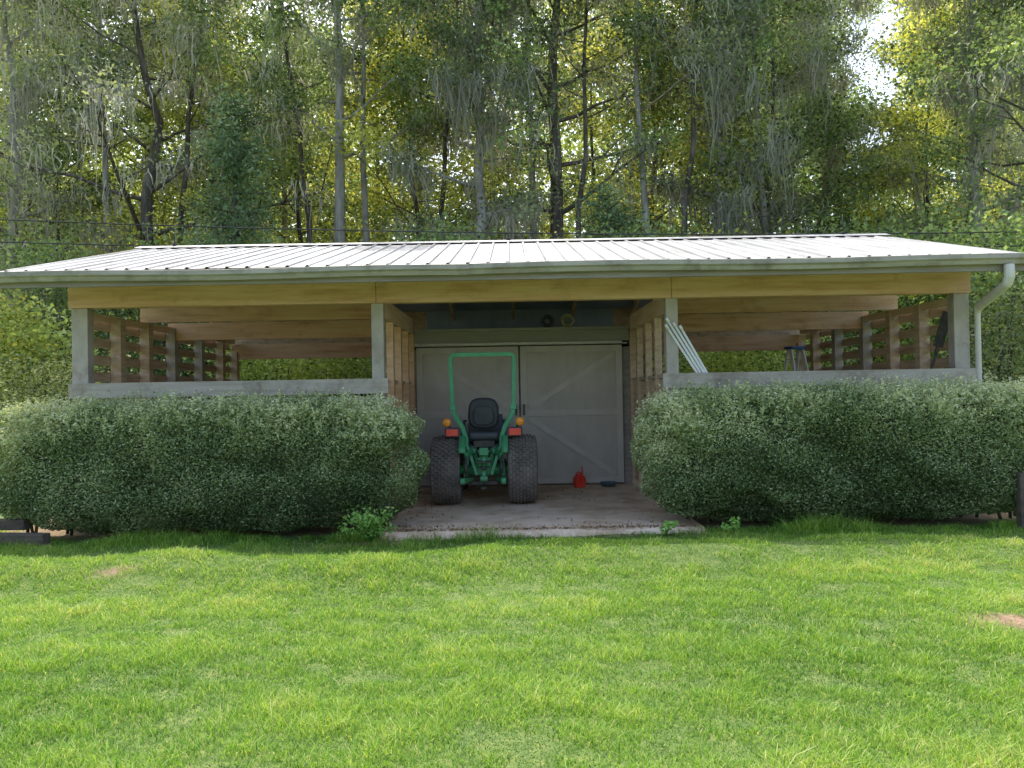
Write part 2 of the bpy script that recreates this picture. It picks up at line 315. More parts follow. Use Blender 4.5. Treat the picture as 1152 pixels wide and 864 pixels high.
def tree_meshes(seed, H=15, r0=.22, wander=.25, t0=.2, nl=24, Lmax=3.2, top=.45, rise=.35, curve=.15, ntw=4, nleaf=170, rc=.6, leaf=(.12, .07), mat='leafg', bark='bark', moss=0, mlen=(.5, 1.8), mstr=9):
    rg = np.random.default_rng(seed); tb = MB()
    K = 14; wx = np.cumsum(rg.normal(0, wander, K)) * .5; wy = np.cumsum(rg.normal(0, wander, K)) * .5
    wx -= wx[0]; wy -= wy[0]
    tp = [Vector((wx[i], wy[i], H * i / (K - 1) - (.15 if i == 0 else 0))) for i in range(K)]
    tr = [r0 * (1 - .88 * (i / (K - 1)) ** .9) * (1.35 if i == 0 else 1) for i in range(K)]
    tb.tube(tp, tr, 10)
    def at(t):
        f = t * (K - 1); i = min(int(f), K - 2); return tp[i].lerp(tp[i + 1], f - i), tr[i] + (tr[i + 1] - tr[i]) * (f - i)
    cl = []; an = []
    for i in range(nl):
        t = t0 + (.99 - t0) * (i + rg.uniform(0, 1)) / nl
        s, rr = at(t); az = i * 2.4 + rg.normal(0, .5)
        u = (t - t0) / (1 - t0); ln = Lmax * (1 - (1 - top) * u) * rg.uniform(.55, 1.15) * (.75 + .5 * math.sin(PI * min(1, u * 1.3 + .2)))
        hd = Vector((math.cos(az), math.sin(az), 0)); el = rise + rg.normal(0, .18); pts = []
        for j in range(6):
            q = j / 5
            pts.append(s + hd * ln * q + Vector((rg.normal(0, .06) * ln * q, rg.normal(0, .06) * ln * q, ln * (el * q + curve * q * q) + rg.normal(0, .03) * ln * q)))
        rl = max(rr * .42, .02)
        tb.tube(pts, [rl * (1 - .8 * j / 5) for j in range(6)], 6)
        cl.append(pts[5])
        for j in range(1, 6): an.append(pts[j])
        for k in range(ntw):
            q = rg.uniform(.35, .95); f = q * 5; a = min(int(f), 4); b = pts[a].lerp(pts[a + 1], f - a)
            a2 = az + rg.choice([-1, 1]) * rg.uniform(.5, 1.3); l2 = ln * rg.uniform(.2, .42)
            e = b + Vector((math.cos(a2), math.sin(a2), rg.uniform(-.1, .6))) * l2
            mid = b.lerp(e, .5) + Vector((0, 0, rg.normal(0, .06) * l2))
            tb.tube([b, mid, e], [rl * .35, rl * .22, rl * .08], 5)
            cl.append(e); an.append(mid); an.append(e)
    C = np.array(cl)
    nC = len(C); cn = rg.poisson(nleaf, nC); idx = np.repeat(np.arange(nC), cn)
    rs = rg.uniform(.6, 1.25, nC) * rc
    P = C[idx] + rg.normal(size=(len(idx), 3)) * (rs[idx][:, None] * np.array([1, 1, .6])) * .62
    lf = rg.uniform(.6, 1.2, len(P))
    Vv, Ff = leaf_geo(P, leaf[0] * lf, leaf[1] * lf, rg)
    cv = rg.uniform(.12, .9, nC); v = np.clip(cv[idx] + rg.normal(0, .16, len(P)), 0, 1)
    res = {'trunk': tb.mesh('trunk', M[bark]), 'crown': np_mesh('crown', Vv, Ff, np.repeat(v, 4), M[mat])}
    if moss:
        A = np.array(an)[rg.integers(0, len(an), moss)] + rg.normal(0, .12, (moss, 3))
        mv, mf, ma = moss_geo(A, rg, mstr, mlen[0], mlen[1], .2)
        res['moss'] = np_mesh('moss', mv, mf, ma, M['moss'])
    return res
def cedar_meshes(seed, H=9, R=1.9, n=15000, mat='leafd', leaf=(.12, .045)):
    rg = np.random.default_rng(seed); tb = MB()
    tb.tube([(0, 0, -.1), (.05, 0, H * .5), (0, .05, H)], [.16, .1, .02], 8)
    nb = 95; t = rg.uniform(.05, 1, nb) ** .9; az = rg.uniform(0, 2 * PI, nb)
    ln = R * (1 - t) ** .6 * rg.uniform(.35, 1.45, nb) + .2
    for i in range(nb):
        s = Vector((0, 0, H * t[i])); tb.tube([s, s + Vector((math.cos(az[i]) * ln[i], math.sin(az[i]) * ln[i], ln[i] * .25))], [.025, .006], 4)
    k = rg.integers(0, nb, n); q = rg.uniform(.25, 1.1, n)
    P = np.column_stack([np.cos(az[k]) * ln[k] * q, np.sin(az[k]) * ln[k] * q, H * t[k] + ln[k] * .25 * q]) + rg.normal(0, .2, (n, 3))
    cv = rg.uniform(.0, 1, nb)
    Vv, Ff = leaf_geo(P, leaf[0] * rg.uniform(.7, 1.3, n), leaf[1], rg, .2)
    return {'trunk': tb.mesh('trunk', M['bark']), 'crown': np_mesh('crown', Vv, Ff, np.repeat(np.clip(cv[k] + rg.normal(0, .15, n), 0, 1), 4), M[mat])}
def bush_meshes(seed, H=4, R=1.8, ncl=70, nleaf=150, mat='leafg', leaf=(.09, .05), low=.1):
    rg = np.random.default_rng(seed); tb = MB(); cl = []
    for i in range(ncl):
        d = rg.normal(size=3); d /= np.linalg.norm(d); q = rg.uniform(.35, 1) ** .5
        c = np.array([d[0] * R * q, d[1] * R * q, H * (.5 + low / 2) + d[2] * H * .47 * q]); c[2] = max(c[2], .2); cl.append(c)
        if i % 4 == 0: tb.tube([(rg.normal(0, .1), rg.normal(0, .1), -.05), (c[0] * .4, c[1] * .4, c[2] * .55), tuple(c)], [.04, .025, .006], 5)
    C = np.array(cl); idx = np.repeat(np.arange(ncl), nleaf)
    P = C[idx] + rg.normal(size=(len(idx), 3)) * .27 * min(R, 1.6) * np.array([1, 1, .7]); P[:, 2] = np.abs(P[:, 2]) + .03
    lf = rg.uniform(.7, 1.3, len(P)); Vv, Ff = leaf_geo(P, leaf[0] * lf, leaf[1] * lf, rg)
    v = np.clip(rg.uniform(.2, .75, ncl)[idx] + rg.normal(0, .16, len(P)), 0, 1)
    return {'stems': tb.mesh('stems', M['bark']), 'foliage': np_mesh('foliage', Vv, Ff, np.repeat(v, 4), M[mat])}
def plant(name, ms, px, d, label, cat, group=None, rz=None, sc=1.0):
    x = (px - 576) / 904 * d
    o = empty(name, (x, d, float(gh(np.array([x]), np.array([d]))[0])), random.uniform(0, 6.28) if rz is None else rz, label, cat, group)
    o.scale = (sc, sc, sc * random.uniform(.95, 1.06))
    for k, me in ms.items():
        c = link(k, me, o)
        if k == 'moss': c['kind'] = 'stuff'
    return o

T = {}
T['oak'] = tree_meshes(1, H=13, r0=.30, wander=.3, t0=.22, nl=20, Lmax=4.6, top=.5, rise=.45, curve=.1, ntw=5, nleaf=75, rc=.6, mat='leafo', moss=540, mlen=(.4, 2.4))
T['moss1'] = tree_meshes(2, H=16, r0=.22, wander=.2, t0=.14, nl=34, Lmax=2.2, top=.6, rise=.2, ntw=4, nleaf=76, rc=.6, mat='leafo', bark='barkp', moss=850, mlen=(.5, 2.8))
T['moss2'] = tree_meshes(3, H=17, r0=.2, wander=.22, t0=.18, nl=30, Lmax=2.7, top=.5, rise=.25, ntw=4, nleaf=85, rc=.65, mat='leafo', bark='barkp', moss=650, mlen=(.4, 2.5))
T['tall'] = tree_meshes(4, H=19, r0=.21, wander=.1, t0=.40, nl=26, Lmax=2.4, top=.6, rise=.3, nleaf=115, mat='leafg', bark='barkp', moss=220)
T['dark'] = tree_meshes(5, H=17, r0=.27, wander=.16, t0=.28, nl=26, Lmax=3.0, top=.6, rise=.4, nleaf=105, mat='leafg', moss=330)
T['yel1'] = tree_meshes(6, H=14, r0=.12, wander=.2, t0=.16, nl=28, Lmax=2.7, top=.6, rise=.45, ntw=5, nleaf=112, rc=.68, leaf=(.135, .087), mat='leafy', moss=40)
T['yel2'] = tree_meshes(7, H=15, r0=.14, wander=.25, t0=.16, nl=28, Lmax=3.0, top=.6, rise=.35, ntw=5, nleaf=106, rc=.68, leaf=(.135, .087), mat='leafy', moss=90)
T['grn1'] = tree_meshes(8, H=15, r0=.15, wander=.2, t0=.14, nl=30, Lmax=3.0, top=.65, rise=.35, ntw=5, nleaf=120, rc=.72, leaf=(.13, .08), mat='leafg', moss=110)
T['grn2'] = tree_meshes(9, H=17, r0=.17, wander=.2, t0=.15, nl=32, Lmax=3.1, top=.65, rise=.3, ntw=5, nleaf=115, rc=.72, leaf=(.13, .08), mat='leafg', moss=260)
T['slim'] = tree_meshes(12, H=18, r0=.14, wander=.14, t0=.5, nl=16, Lmax=2.0, top=.6, rise=.4, ntw=4, nleaf=95, rc=.6, mat='leafo', bark='barkp', moss=200)
T['slim2'] = tree_meshes(13, H=17, r0=.12, wander=.22, t0=.52, nl=15, Lmax=1.9, top=.6, rise=.4, ntw=4, nleaf=95, rc=.6, mat='leafg', bark='bark', moss=120)
T['ced1'] = cedar_meshes(10, 8.5, 1.6, 11500, leaf=(.13, .055))
T['ced2'] = cedar_meshes(11, 6.6, 1.3, 8000, leaf=(.13, .055))
front = [
 ('mossy_tree', 'moss2', 8, 22.5, 1.0, 'moss-hung tree at the far left edge of the wood, beside the spreading oak'),
 ('oak_tree', 'oak', 168, 21.5, 1.0, 'dark spreading oak with crooked limbs and hanging moss above the left roof end'),
 ('cedar_tree', 'ced1', 270, 19.2, 1.0, 'tall pointed green cedar close behind the left half of the roof'),
 ('tall_tree', 'tall', 386, 21.0, 1.0, 'straight slim tree with a pale bare trunk between the cedar and the yellow-green tree'),
 ('leafy_tree', 'yel1', 468, 24, 1.0, 'yellow-green leafy tree to the right of the straight pale trunk'),
 ('mossy_tree', 'moss1', 545, 21, 1.0, 'tree in a thick grey moss curtain behind the middle of the roof'),
 ('dark_trunk_tree', 'dark', 622, 22.0, 1.0, 'tree with a thick dark trunk just right of the central moss curtain'),
 ('cedar_tree', 'ced2', 686, 19.3, 1.0, 'small dark cedar behind the roof, right of the thick dark trunk'),
 ('leafy_tree', 'yel2', 745, 24.5, 1.0, 'yellow-green leafy tree between the small cedar and the right-hand moss curtain'),
 ('mossy_tree', 'moss1', 815, 21.5, 1.05, 'tree hung with long grey moss above the right bay of the barn'),
 ('leafy_tree', 'grn1', 880, 23.5, 1.0, 'mid-green leafy tree just right of the right-hand moss curtain'),
 ('mossy_tree', 'moss2', 912, 25, 1.0, 'slender mossy tree left of the small sky gap at upper right'),
 ('leafy_tree', 'yel1', 1066, 23.5, .95, 'yellow-green leafy tree above the right end of the roof'),
 ('mossy_tree', 'moss1', 1102, 22, 1.0, 'tree with a moss-covered trunk near the right edge of the wood'),
 ('leafy_tree', 'grn2', 1175, 20.5, .95, 'green leafy tree at the far right edge beside the end of the roof'),
 ('leafy_tree', 'grn2', 70, 25.5, .9, 'green leafy tree behind the spreading oak at upper left'),
 ('leafy_tree', 'yel2', 225, 25, .95, 'yellow-green leafy tree behind the tall cedar'),
 ('leafy_tree', 'grn1', 325, 25.5, .9, 'green leafy tree between the tall cedar and the straight pale trunk'),
 ('slim_tree', 'slim', 108, 22.5, 1.0, 'slim pale trunk just left of the spreading oak'),
 ('slim_tree', 'slim2', 212, 22.5, 1.0, 'slim dark trunk between the spreading oak and the tall cedar'),
 ('slim_tree', 'slim2', 345, 22.0, 1.0, 'slim dark trunk just left of the straight pale trunk'),
 ('slim_tree', 'slim', 427, 21.5, 1.0, 'slim pale trunk right of the straight taller pale trunk'),
 ('slim_tree', 'slim2', 503, 22.0, .95, 'slim dark trunk just left of the central moss curtain'),
 ('slim_tree', 'slim', 588, 22.5, 1.05, 'slim pale trunk between the central moss curtain and the thick dark trunk'),
 ('slim_tree', 'slim2', 657, 21.5, .95, 'slim dark trunk right of the thick dark trunk, above the small cedar'),
 ('slim_tree', 'slim', 722, 21.0, 1.0, 'slim pale trunk left of the right-hand moss curtain'),
 ('slim_tree', 'slim2', 778, 21.0, 1.0, 'slim dark trunk just left of the right-hand moss curtain'),
 ('slim_tree', 'slim', 855, 21.5, 1.0, 'slim pale trunk just right of the right-hand moss curtain'),
 ('leafy_tree', 'grn1', 985, 26, .60, 'shorter green leafy tree below the small sky gap at upper right'),
]
for nm, k, px, d, sc, lab in front: plant(nm, T[k], px, d, lab, 'tree', sc=sc)
back = ['grn1', 'yel2', 'slim', 'grn2', 'yel1', 'slim', 'grn1', 'yel2', 'slim', 'grn2', 'yel2', 'slim2', 'yel1', 'grn1', 'slim2', 'grn2', 'slim', 'yel2', 'grn1']
for i, k in enumerate(back):
    px = -40 + i * 67 + random.uniform(-20, 20)
    if 950 < px < 1025: px = 930 if px < 985 else 1040
    plant('woodland_tree', T[k], px, random.uniform(27, 34), 'tall tree deep in the wood, mostly hidden behind the nearer trees', 'tree', 'trees deep in the wood', sc=random.uniform(1.0, 1.25))
B = {}
B['u1'] = bush_meshes(21, 5.2, 1.9, 85, 100, 'leafg', (.12, .07))
B['u2'] = bush_meshes(22, 4.6, 1.7, 75, 100, 'leafo', (.10, .055))
B['u3'] = bush_meshes(23, 5.0, 1.8, 80, 100, 'leafy', (.12, .075))
B['u4'] = bush_meshes(24, 2.9, 1.5, 60, 120, 'leaf_sun_paint', (.10, .06))  # low shrubs whose leaf colour has sunlight painted in
und = [(-40, 15.5, 'u3', .8, 'sunlit yellow-green shrub at the left end of the barn'), (50, 18.5, 'u1', .95, 'tall dark green shrub behind the left roof corner'), (35, 13.6, 'u2', .55, 'low grey-green shrub beside the left slatted wall'),
 (150, 19.5, 'u2', 1, 'olive shrub under the spreading oak'), (225, 18.8, 'u1', 1, 'green shrub left of the tall cedar'), (340, 19, 'u3', .95, 'yellowish shrub right of the tall cedar'),
 (420, 18.6, 'u2', 1.05, 'olive shrub below the straight pale trunk'), (500, 19.2, 'u1', 1, 'green shrub behind the roof left of the central moss curtain'), (590, 18.7, 'u2', 1, 'olive shrub behind the middle of the ridge'),
 (650, 19.5, 'u3', 1, 'yellowish shrub left of the small cedar'), (735, 18.7, 'u1', .95, 'green shrub right of the small cedar'), (820, 19.1, 'u3', 1.0, 'yellowish shrub below the right-hand moss curtain'),
 (890, 18.6, 'u2', 1, 'olive shrub behind the right half of the ridge'), (970, 19.2, 'u1', 1, 'green shrub under the sky gap'), (1050, 18.6, 'u3', .95, 'yellowish shrub behind the right end of the ridge'),
 (1120, 17.2, 'u1', 1, 'tall green shrub behind the right roof corner'), (1175, 14.5, 'u2', .75, 'olive shrub beside the downspout end of the barn'), (1130, 18.5, 'u2', .8, 'low olive shrub seen past the right corner post'),
 (305, 17.3, 'u4', .95, 'sunlit-painted green shrub seen through the left bay, left of its middle'), (400, 17.4, 'u4', .9, 'sunlit-painted green shrub seen through the left bay beside the inner post'),
 (800, 17.3, 'u4', .95, 'sunlit-painted green shrub seen through the right bay behind the white pipes'), (875, 17.5, 'u4', .9, 'sunlit-painted green shrub seen through the right bay behind the stepladder'),
 (15, 16.5, 'u4', 1.15, 'sunlit-painted green shrub left of the left corner post')]
for px, d, k, sc, lab in und: plant('shrub', B[k], px, d, lab, 'shrub', sc=sc)

def far_wood():
    rg = np.random.default_rng(77); n = 300000
    P = np.column_stack([rg.uniform(-40, 40, n), rg.uniform(37, 50, n), rg.uniform(0, 24, n)])
    q = wn(P, .9, 61) + .6 * wn(P, 2.2, 62)
    gap = np.exp(-((P[:, 0] / P[:, 1] - .455) / .028) ** 2) * np.clip((P[:, 2] - 12.5) / 2, 0, 1)
    P = P[q > -.48 + np.clip((P[:, 2] - 10.5) / 12, 0, 1) * .75 + gap * 3]; n = len(P)
    Vv, Ff = leaf_geo(P, .36 * rg.uniform(.6, 1.3, n), .22, rg)
    v = np.clip(.55 + .30 * wn(P, 1.3, 63) + rg.normal(0, .17, n), 0, 1)
    return np_mesh('distant_woodland', Vv, Ff, np.repeat(v, 4), M['leafy2'])
tag(link('distant_woodland', far_wood()), 'distant mass of green woodland behind all the trees', 'woodland', kind='stuff')

# ------------------------------------------------------------------ hedges
def hedge(cx, cy, a, b, top, n, seed, name, label):
    rg = np.random.default_rng(seed); root = empty(name, (cx, cy, 0), 0, label, 'hedge')
    zb = .05; c = (top - zb) / 2; zc = zb + c; out = []
    tot = 0
    while tot < n:
        P = np.column_stack([rg.uniform(-a * 1.1, a * 1.1, 300000), rg.uniform(-b * 1.3, b * 1.25, 300000), rg.uniform(-c * 1.1, c * 1.15, 300000)])
        q = .25 * wn(P, 2.2, seed + 1) + .30 * wn(P, 6.5, seed + 2) + .26 * wn(P, 15, seed + 5)
        fl = np.clip(-P[:, 2] / c, 0, 1)
        bb = b * (1 - .20 * fl ** 2); aa = a * (1 - .06 * fl ** 2)
        s = (np.abs(P[:, 0]) / aa) ** 7 + (np.abs(P[:, 1]) / bb) ** 3.3 + (np.abs(P[:, 2]) / c) ** 4.8
        s = s - q * .9
        k = (s < 1.0) & (s > .36) & (rg.uniform(.3, 1, len(P)) < s * 1.05)
        k &= ~((P[:, 1] > b * .3) & (P[:, 2] < c * .5))
        k &= rg.uniform(0, 1, len(P)) < np.clip(1.4 + P[:, 2] / c * .7, .62, 1)
        out.append(P[k]); tot += k.sum()
    P = np.concatenate(out)[:n]
    ns = 2600; m = 32000; sx = rg.uniform(-a * .98, a * .98, ns); sy = rg.uniform(-b * .99, b * .8, ns)
    st = c * np.clip(1 - (np.abs(sy / b)) ** 3.3 - np.abs(sx / a) ** 7, .04, 1) ** (1 / 4.8)
    k = rg.integers(0, ns, m); t = rg.uniform(0, 1, m); hl = rg.uniform(.04, .26, ns) * rg.uniform(.4, 1, ns)
    tx = rg.normal(0, .06, ns)[k]; ty = (rg.normal(-.02, .05, ns) - .14 * np.clip(-sy / b, 0, 1) ** 3)[k]
    S = np.column_stack([sx[k] + t * tx, sy[k] + t * ty, st[k] - .04 + t * hl[k]]) + rg.normal(0, .012, (m, 3))
    P = np.concatenate([P, S]); N = len(P)
    shoot = np.concatenate([np.zeros(N - m), t])
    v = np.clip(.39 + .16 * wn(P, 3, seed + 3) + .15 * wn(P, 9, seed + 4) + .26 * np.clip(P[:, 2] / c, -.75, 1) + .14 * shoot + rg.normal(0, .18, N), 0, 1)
    Vv, Ff = leaf_geo(P, rg.uniform(.022, .05, N), rg.uniform(.011, .021, N), rg, .6)
    Vv = Vv + np.array([0, 0, zc])
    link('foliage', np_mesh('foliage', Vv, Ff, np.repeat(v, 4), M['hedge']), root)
    mb = MB()
    for i in range(40):
        x = rg.uniform(-a * .88, a * .88); y = rg.uniform(-b * .2, b * .4)
        mb.tube([(x, y, 0), (x + rg.normal(0, .08), y + rg.normal(0, .1), .5), (x + rg.normal(0, .2), y * 1.5 + rg.normal(0, .1), top * .8)], [.02, .015, .006], 5)
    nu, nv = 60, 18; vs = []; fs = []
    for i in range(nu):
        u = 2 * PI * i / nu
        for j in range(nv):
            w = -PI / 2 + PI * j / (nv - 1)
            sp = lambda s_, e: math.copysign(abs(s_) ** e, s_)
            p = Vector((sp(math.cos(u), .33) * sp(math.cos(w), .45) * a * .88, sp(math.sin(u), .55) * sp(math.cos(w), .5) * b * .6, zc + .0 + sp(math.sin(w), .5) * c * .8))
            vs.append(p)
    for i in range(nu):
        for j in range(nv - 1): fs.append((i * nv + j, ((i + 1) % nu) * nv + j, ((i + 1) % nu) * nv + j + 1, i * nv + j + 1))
    mb.add(vs, fs, 0, True)  # added solid dark core, fills the hedge so nothing shows through
    mb.build('stems_and_dark_core', M['stem_core'], root)
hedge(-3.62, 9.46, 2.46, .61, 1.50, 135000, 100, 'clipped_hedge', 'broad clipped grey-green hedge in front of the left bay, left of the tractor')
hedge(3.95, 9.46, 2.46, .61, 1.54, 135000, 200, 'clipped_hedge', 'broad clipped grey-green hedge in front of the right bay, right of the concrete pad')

# ------------------------------------------------------------------ concrete pad
def pad():
    mb = MB(); x0, x1, y0, y1, z = -1.5, 2.12, 8.94, 13.3, ZP
    n = 120; rg = np.random.default_rng(8)
    ex = np.linspace(x0, x1, n); jy = np.cumsum(rg.normal(0, .013, n)); jy -= np.linspace(jy[0], jy[-1], n); jy += rg.normal(0, .008, n)
    vs = [(ex[i], y0 + jy[i] + .07, z) for i in range(n)] + [(ex[i], y1, z) for i in range(n)] + [(ex[i], y0 + jy[i] - .06, -.1) for i in range(n)] + [(ex[i], y0 + jy[i], z - .022) for i in range(n)]
    fs = [(i, i + 1, n + i + 1, n + i) for i in range(n - 1)] + [(3 * n + i, 3 * n + i + 1, i + 1, i) for i in range(n - 1)] + [(2 * n + i, 2 * n + i + 1, 3 * n + i + 1, 3 * n + i) for i in range(n - 1)]
    mb.add(vs, fs)
    for x in (x0, x1): mb.add([(x, y0, -.1), (x, y0 + .02, z), (x, y1, z), (x, y1, -.1)], [(0, 1, 2, 3)])
    return mb.build('concrete_pad', M['concrete'])
tag(pad(), kind='structure')
mb = MB(); mb.ext(-5.4, -1.51, 10.0, 15.6, -.1, .05); mb.ext(2.13, 5.7, 10.0, 15.6, -.1, .05)
tag(mb.build('barn_floor', M['dirt']), kind='structure')
rg = np.random.default_rng(9)
n = 950; ed = rg.uniform(0, 1, n) < .55
Pd = np.column_stack([np.where(ed, rg.uniform(-1.45, 2.08, n), np.where(rg.uniform(0, 1, n) < .6, rg.normal(-1.25, .25, n), rg.uniform(-1.4, 2.1, n))), np.where(ed, 9.0 + np.abs(rg.normal(0, .07, n)), np.where(rg.uniform(0, 1, n) < .5, rg.uniform(9.02, 9.4, n), rg.uniform(9.02, 12.8, n))), np.full(n, ZP + .010)])
Pd[:, 0] = np.clip(Pd[:, 0], -1.47, 2.09)
Vv, Ff = leaf_geo(Pd, rg.uniform(.02, .06, n), rg.uniform(.012, .03, n), rg, 4)
tag(link('fallen_leaves', np_mesh('fallen_leaves', Vv, Ff, np.repeat(rg.uniform(0, 1, n), 4), M['dead'])), 'scattered brown fallen leaves on the concrete pad', 'leaves', kind='stuff')

# ------------------------------------------------------------------ barn
XL, XA, XB, XR = -5.36, -1.66, 2.0, 5.60
YF, YB, YR = 10.05, 15.55, 12.7
ZE, ZR = 3.06, 3.95
RX0, RX1, YE = -5.86, 5.95, 9.15
barn = empty('pole_barn', (.12, YR, 0), 0, 'open three-bay grey pole barn with ribbed metal roof and pine beams', 'barn')
O = (.12, YR, 0)
def zroof(y): return ZR - abs(y - YR) / (YR - YE) * (ZR - ZE)
prof = []; x = RX0
while x < RX1 - .22:
    prof += [(x, 0), (x + .085, 0), (x + .1, .02), (x + .125, .02), (x + .14, 0)]
    x += .229
prof.append((RX1, 0))
mb = MB(O)
for ye in (YE, 2 * YR - YE):
    n = len(prof); vs = [(px, ye, ZE + dz) for px, dz in prof] + [(px, YR, ZR + dz) for px, dz in prof]
    mb.add(vs, [(i, i + 1, n + i + 1, n + i) for i in range(n - 1)] if ye < YR else [(i + 1, i, n + i, n + i + 1) for i in range(n - 1)])
roof = mb.build('roof', M['tin'], barn)
sol = roof.modifiers.new('thickness', 'SOLIDIFY'); sol.thickness = .006; sol.offset = -1
mb = MB(O)
for ye in (YE + .1, 2 * YR - YE - .1):
    mb.add([(RX0 + .05, ye, zroof(ye) - .012), (RX1 - .05, ye, zroof(ye) - .012), (RX1 - .05, YR, ZR - .014), (RX0 + .05, YR, ZR - .014)], [(0, 1, 2, 3)])
mb.build('roof_underside', M['undertin'], roof)
mb = MB(O)
mb.add([(RX0, YR - .2, ZR - .02), (RX1, YR - .2, ZR - .02), (RX1, YR, ZR + .043), (RX0, YR, ZR + .043), (RX1, YR + .2, ZR - .02), (RX0, YR + .2, ZR - .02)], [(0, 1, 2, 3), (3, 2, 4, 5)])
mb.build('ridge_cap', M['tin'], roof)
for xr in (-5.3, -.02, 5.28):
    mb = MB(O); mb.tube([(xr, YR, ZR + .03), (xr, YR, ZR + .36)], [.014, .006], 6); mb.lathe([(0, 0), (.035, .01), (.03, .04), (0, .05)], (xr, YR, ZR + .038), (0, 0, 1), 10)
    mb.build('lightning_rod', M['wire'], roof)
mb = MB(O); mb.ext(RX0 - .02, RX1, YE + .02, YE + .06, 2.875, 3.035); mb.build('fascia', M['fascia'], barn)
for x0, x1, dz in ((RX0 - .08, -.47, 0), (-.465, RX1 + .04, .012)):
    mb = MB(O)
    pr = [(YE + .015, 3.05), (YE + .012, 2.925), (YE - .05, 2.925), (YE - .075, 2.965), (YE - .105, 2.985), (YE - .11, 3.035), (YE - .095, 3.04), (YE - .097, 2.992), (YE - .06, 2.97), (YE - .045, 2.935), (YE, 2.935), (YE + .005, 3.05)]
    K = 24; vs = []; n = len(pr)
    for i in range(K):
        t = i / (K - 1); sag = .010 * math.sin(t * 9 + x0) + dz
        vs += [(x0 + (x1 - x0) * t, y, z + sag) for y, z in pr]
    fs = [(i * n + j, (i + 1) * n + j, (i + 1) * n + (j + 1) % n, i * n + (j + 1) % n) for i in range(K - 1) for j in range(n)]
    fs += [tuple(range(n)), tuple((K - 1) * n + j for j in range(n - 1, -1, -1))]
    mb.add(vs, fs); mb.build('gutter', M['gutter'], barn)
mb = MB(O)
mb.tube([(5.66, 9.1, 2.94), (5.66, 9.1, 2.80), (5.66, 9.14, 2.73), (5.69, 9.38, 2.66), (5.755, 9.82, 2.55), (5.765, 9.9, 2.52), (5.77, 9.93, 2.46), (5.77, 9.93, .15)], [.058, .058, .058, .058, .056, .05, .036, .036], 8, sq=True)
mb.build('downspout', M['spout'], barn, .01)
for x, w in ((XL, .2), (XA, .15), (XB, .15), (XR, .19)):
    mb = MB(O); mb.ext(x - w / 2, x + w / 2, YF - .075, YF + .075, .02, 2.72); mb.build('post', M['grey'], barn, .006)
for x in (XL, XR):
    for y, m in ((10.95, 'slat'), (11.8, 'slat'), (12.7, 'grey'), (13.8, 'grey'), (14.8, 'slat'), (YB, 'slat')):
        mb = MB(O); mb.ext(x - .07, x + .07, y - .07, y + .07, .02, 2.44 if y > 15 else 2.68); mb.build('post', M[m], barn)
for x0, x1 in ((XL - .12, XA - .01), (XA - .003, XB - .01), (XB - .003, XR + .1)):
    mb = MB(O); mb.ext(x0, x1, YF - .11, YF - .06, 2.722, 3.0); mb.ext(x0 + .02, x1 - .02, YF + .02, YF + .07, 2.724, 2.99)
    mb.build('front_beam', M['pine'], barn)
for y, z0, z1 in ((11.75, 2.69, 2.90), (12.7, 2.49, 2.76), (YB, 2.30, 2.59)):
    for x0, x1 in ((XL - .05, XA - .08), (XB + .08, XR + .05)):
        mb = MB(O); mb.ext(x0, x1, y - .03, y + .03, z0, z1); mb.build('cross_beam', M['pine'], barn)
mb = MB(O); mb.ext(XA + .01, XB - .01, YB + .16, YB + .17, 2.585, 3.2); mb.build('rear_panel', M['undertin'], barn)
for x0, x1 in ((XL - .1, XA), (XB, XR + .1)):
    mb = MB(O); mb.ext(x0, x1, YB + .16, YB + .18, 2.56, 3.2); mb.build('rear_panel', M['slat'], barn)
for x in (XL, XA, XB, XR):
    inner = abs(x) < 3; hw = .06 if inner else .03
    mb = MB(O); mb.ext(x - hw, x + hw, YF + .08, 13.1 if inner else YB - .04, 2.55 if inner else 2.60, 2.80 if inner else 2.69); mb.build('side_beam', M['pine_y'], barn)
for i in range(11):
    x = RX0 + .1 + i * (RX1 - RX0 - .2) / 10
    for s in (-1, 1):
        mb = MB(O); y0 = YE + .07 if s < 0 else 2 * YR - YE - .02
        mb.bar((x, y0, zroof(y0) - .12), (x, YR + s * .01, zroof(YR) - .12), .05, .15)
        mb.build('rafter', M['pine_y'], barn)
for s in (-1, 1):
    for k in (.15, .4, .65, .9):
        y = YR + s * (YR - YE) * k; mb = MB(O); mb.ext(RX0 + .03, RX1 - .03, y - .03, y + .03, zroof(y) - .05, zroof(y) - .022); mb.build('purlin', M['slat'], barn)
def half_wall(x0, x1, y):
    mb = MB(O); mb.ext(x0, x1, y - .03, y + .015, 1.60, 1.785); w = mb.build('half_wall', M['rail'], barn)
    mb = MB(O)
    for k in range(6): mb.ext(x0 + .03, x1 - .03, y - .012, y + .012, .2 + k * .235, .2 + k * .235 + .185)
    mb.build('lower_boards', M['greyd'], w)
half_wall(XL - .12, XA + .13, YF - .095); half_wall(XB - .13, XR + .14, YF - .095)
for x in (XL - .09, XR + .09):
    mb = MB(O)
    for k in range(11): mb.box((x, 12.85, .3 + k * .225), (.025, 5.3, .125), (random.uniform(-.004, .004), 0, 0))
    mb.build('slat_wall', M['slat'], barn)
for x0, x1 in ((XL, XA), (XB, XR)):
    mb = MB(O)
    for k in range(6): mb.ext(x0, x1, YB + .075, YB + .1, .2 + k * .225, .33 + k * .225)
    mb.build('rear_slat_wall', M['slat'], barn)
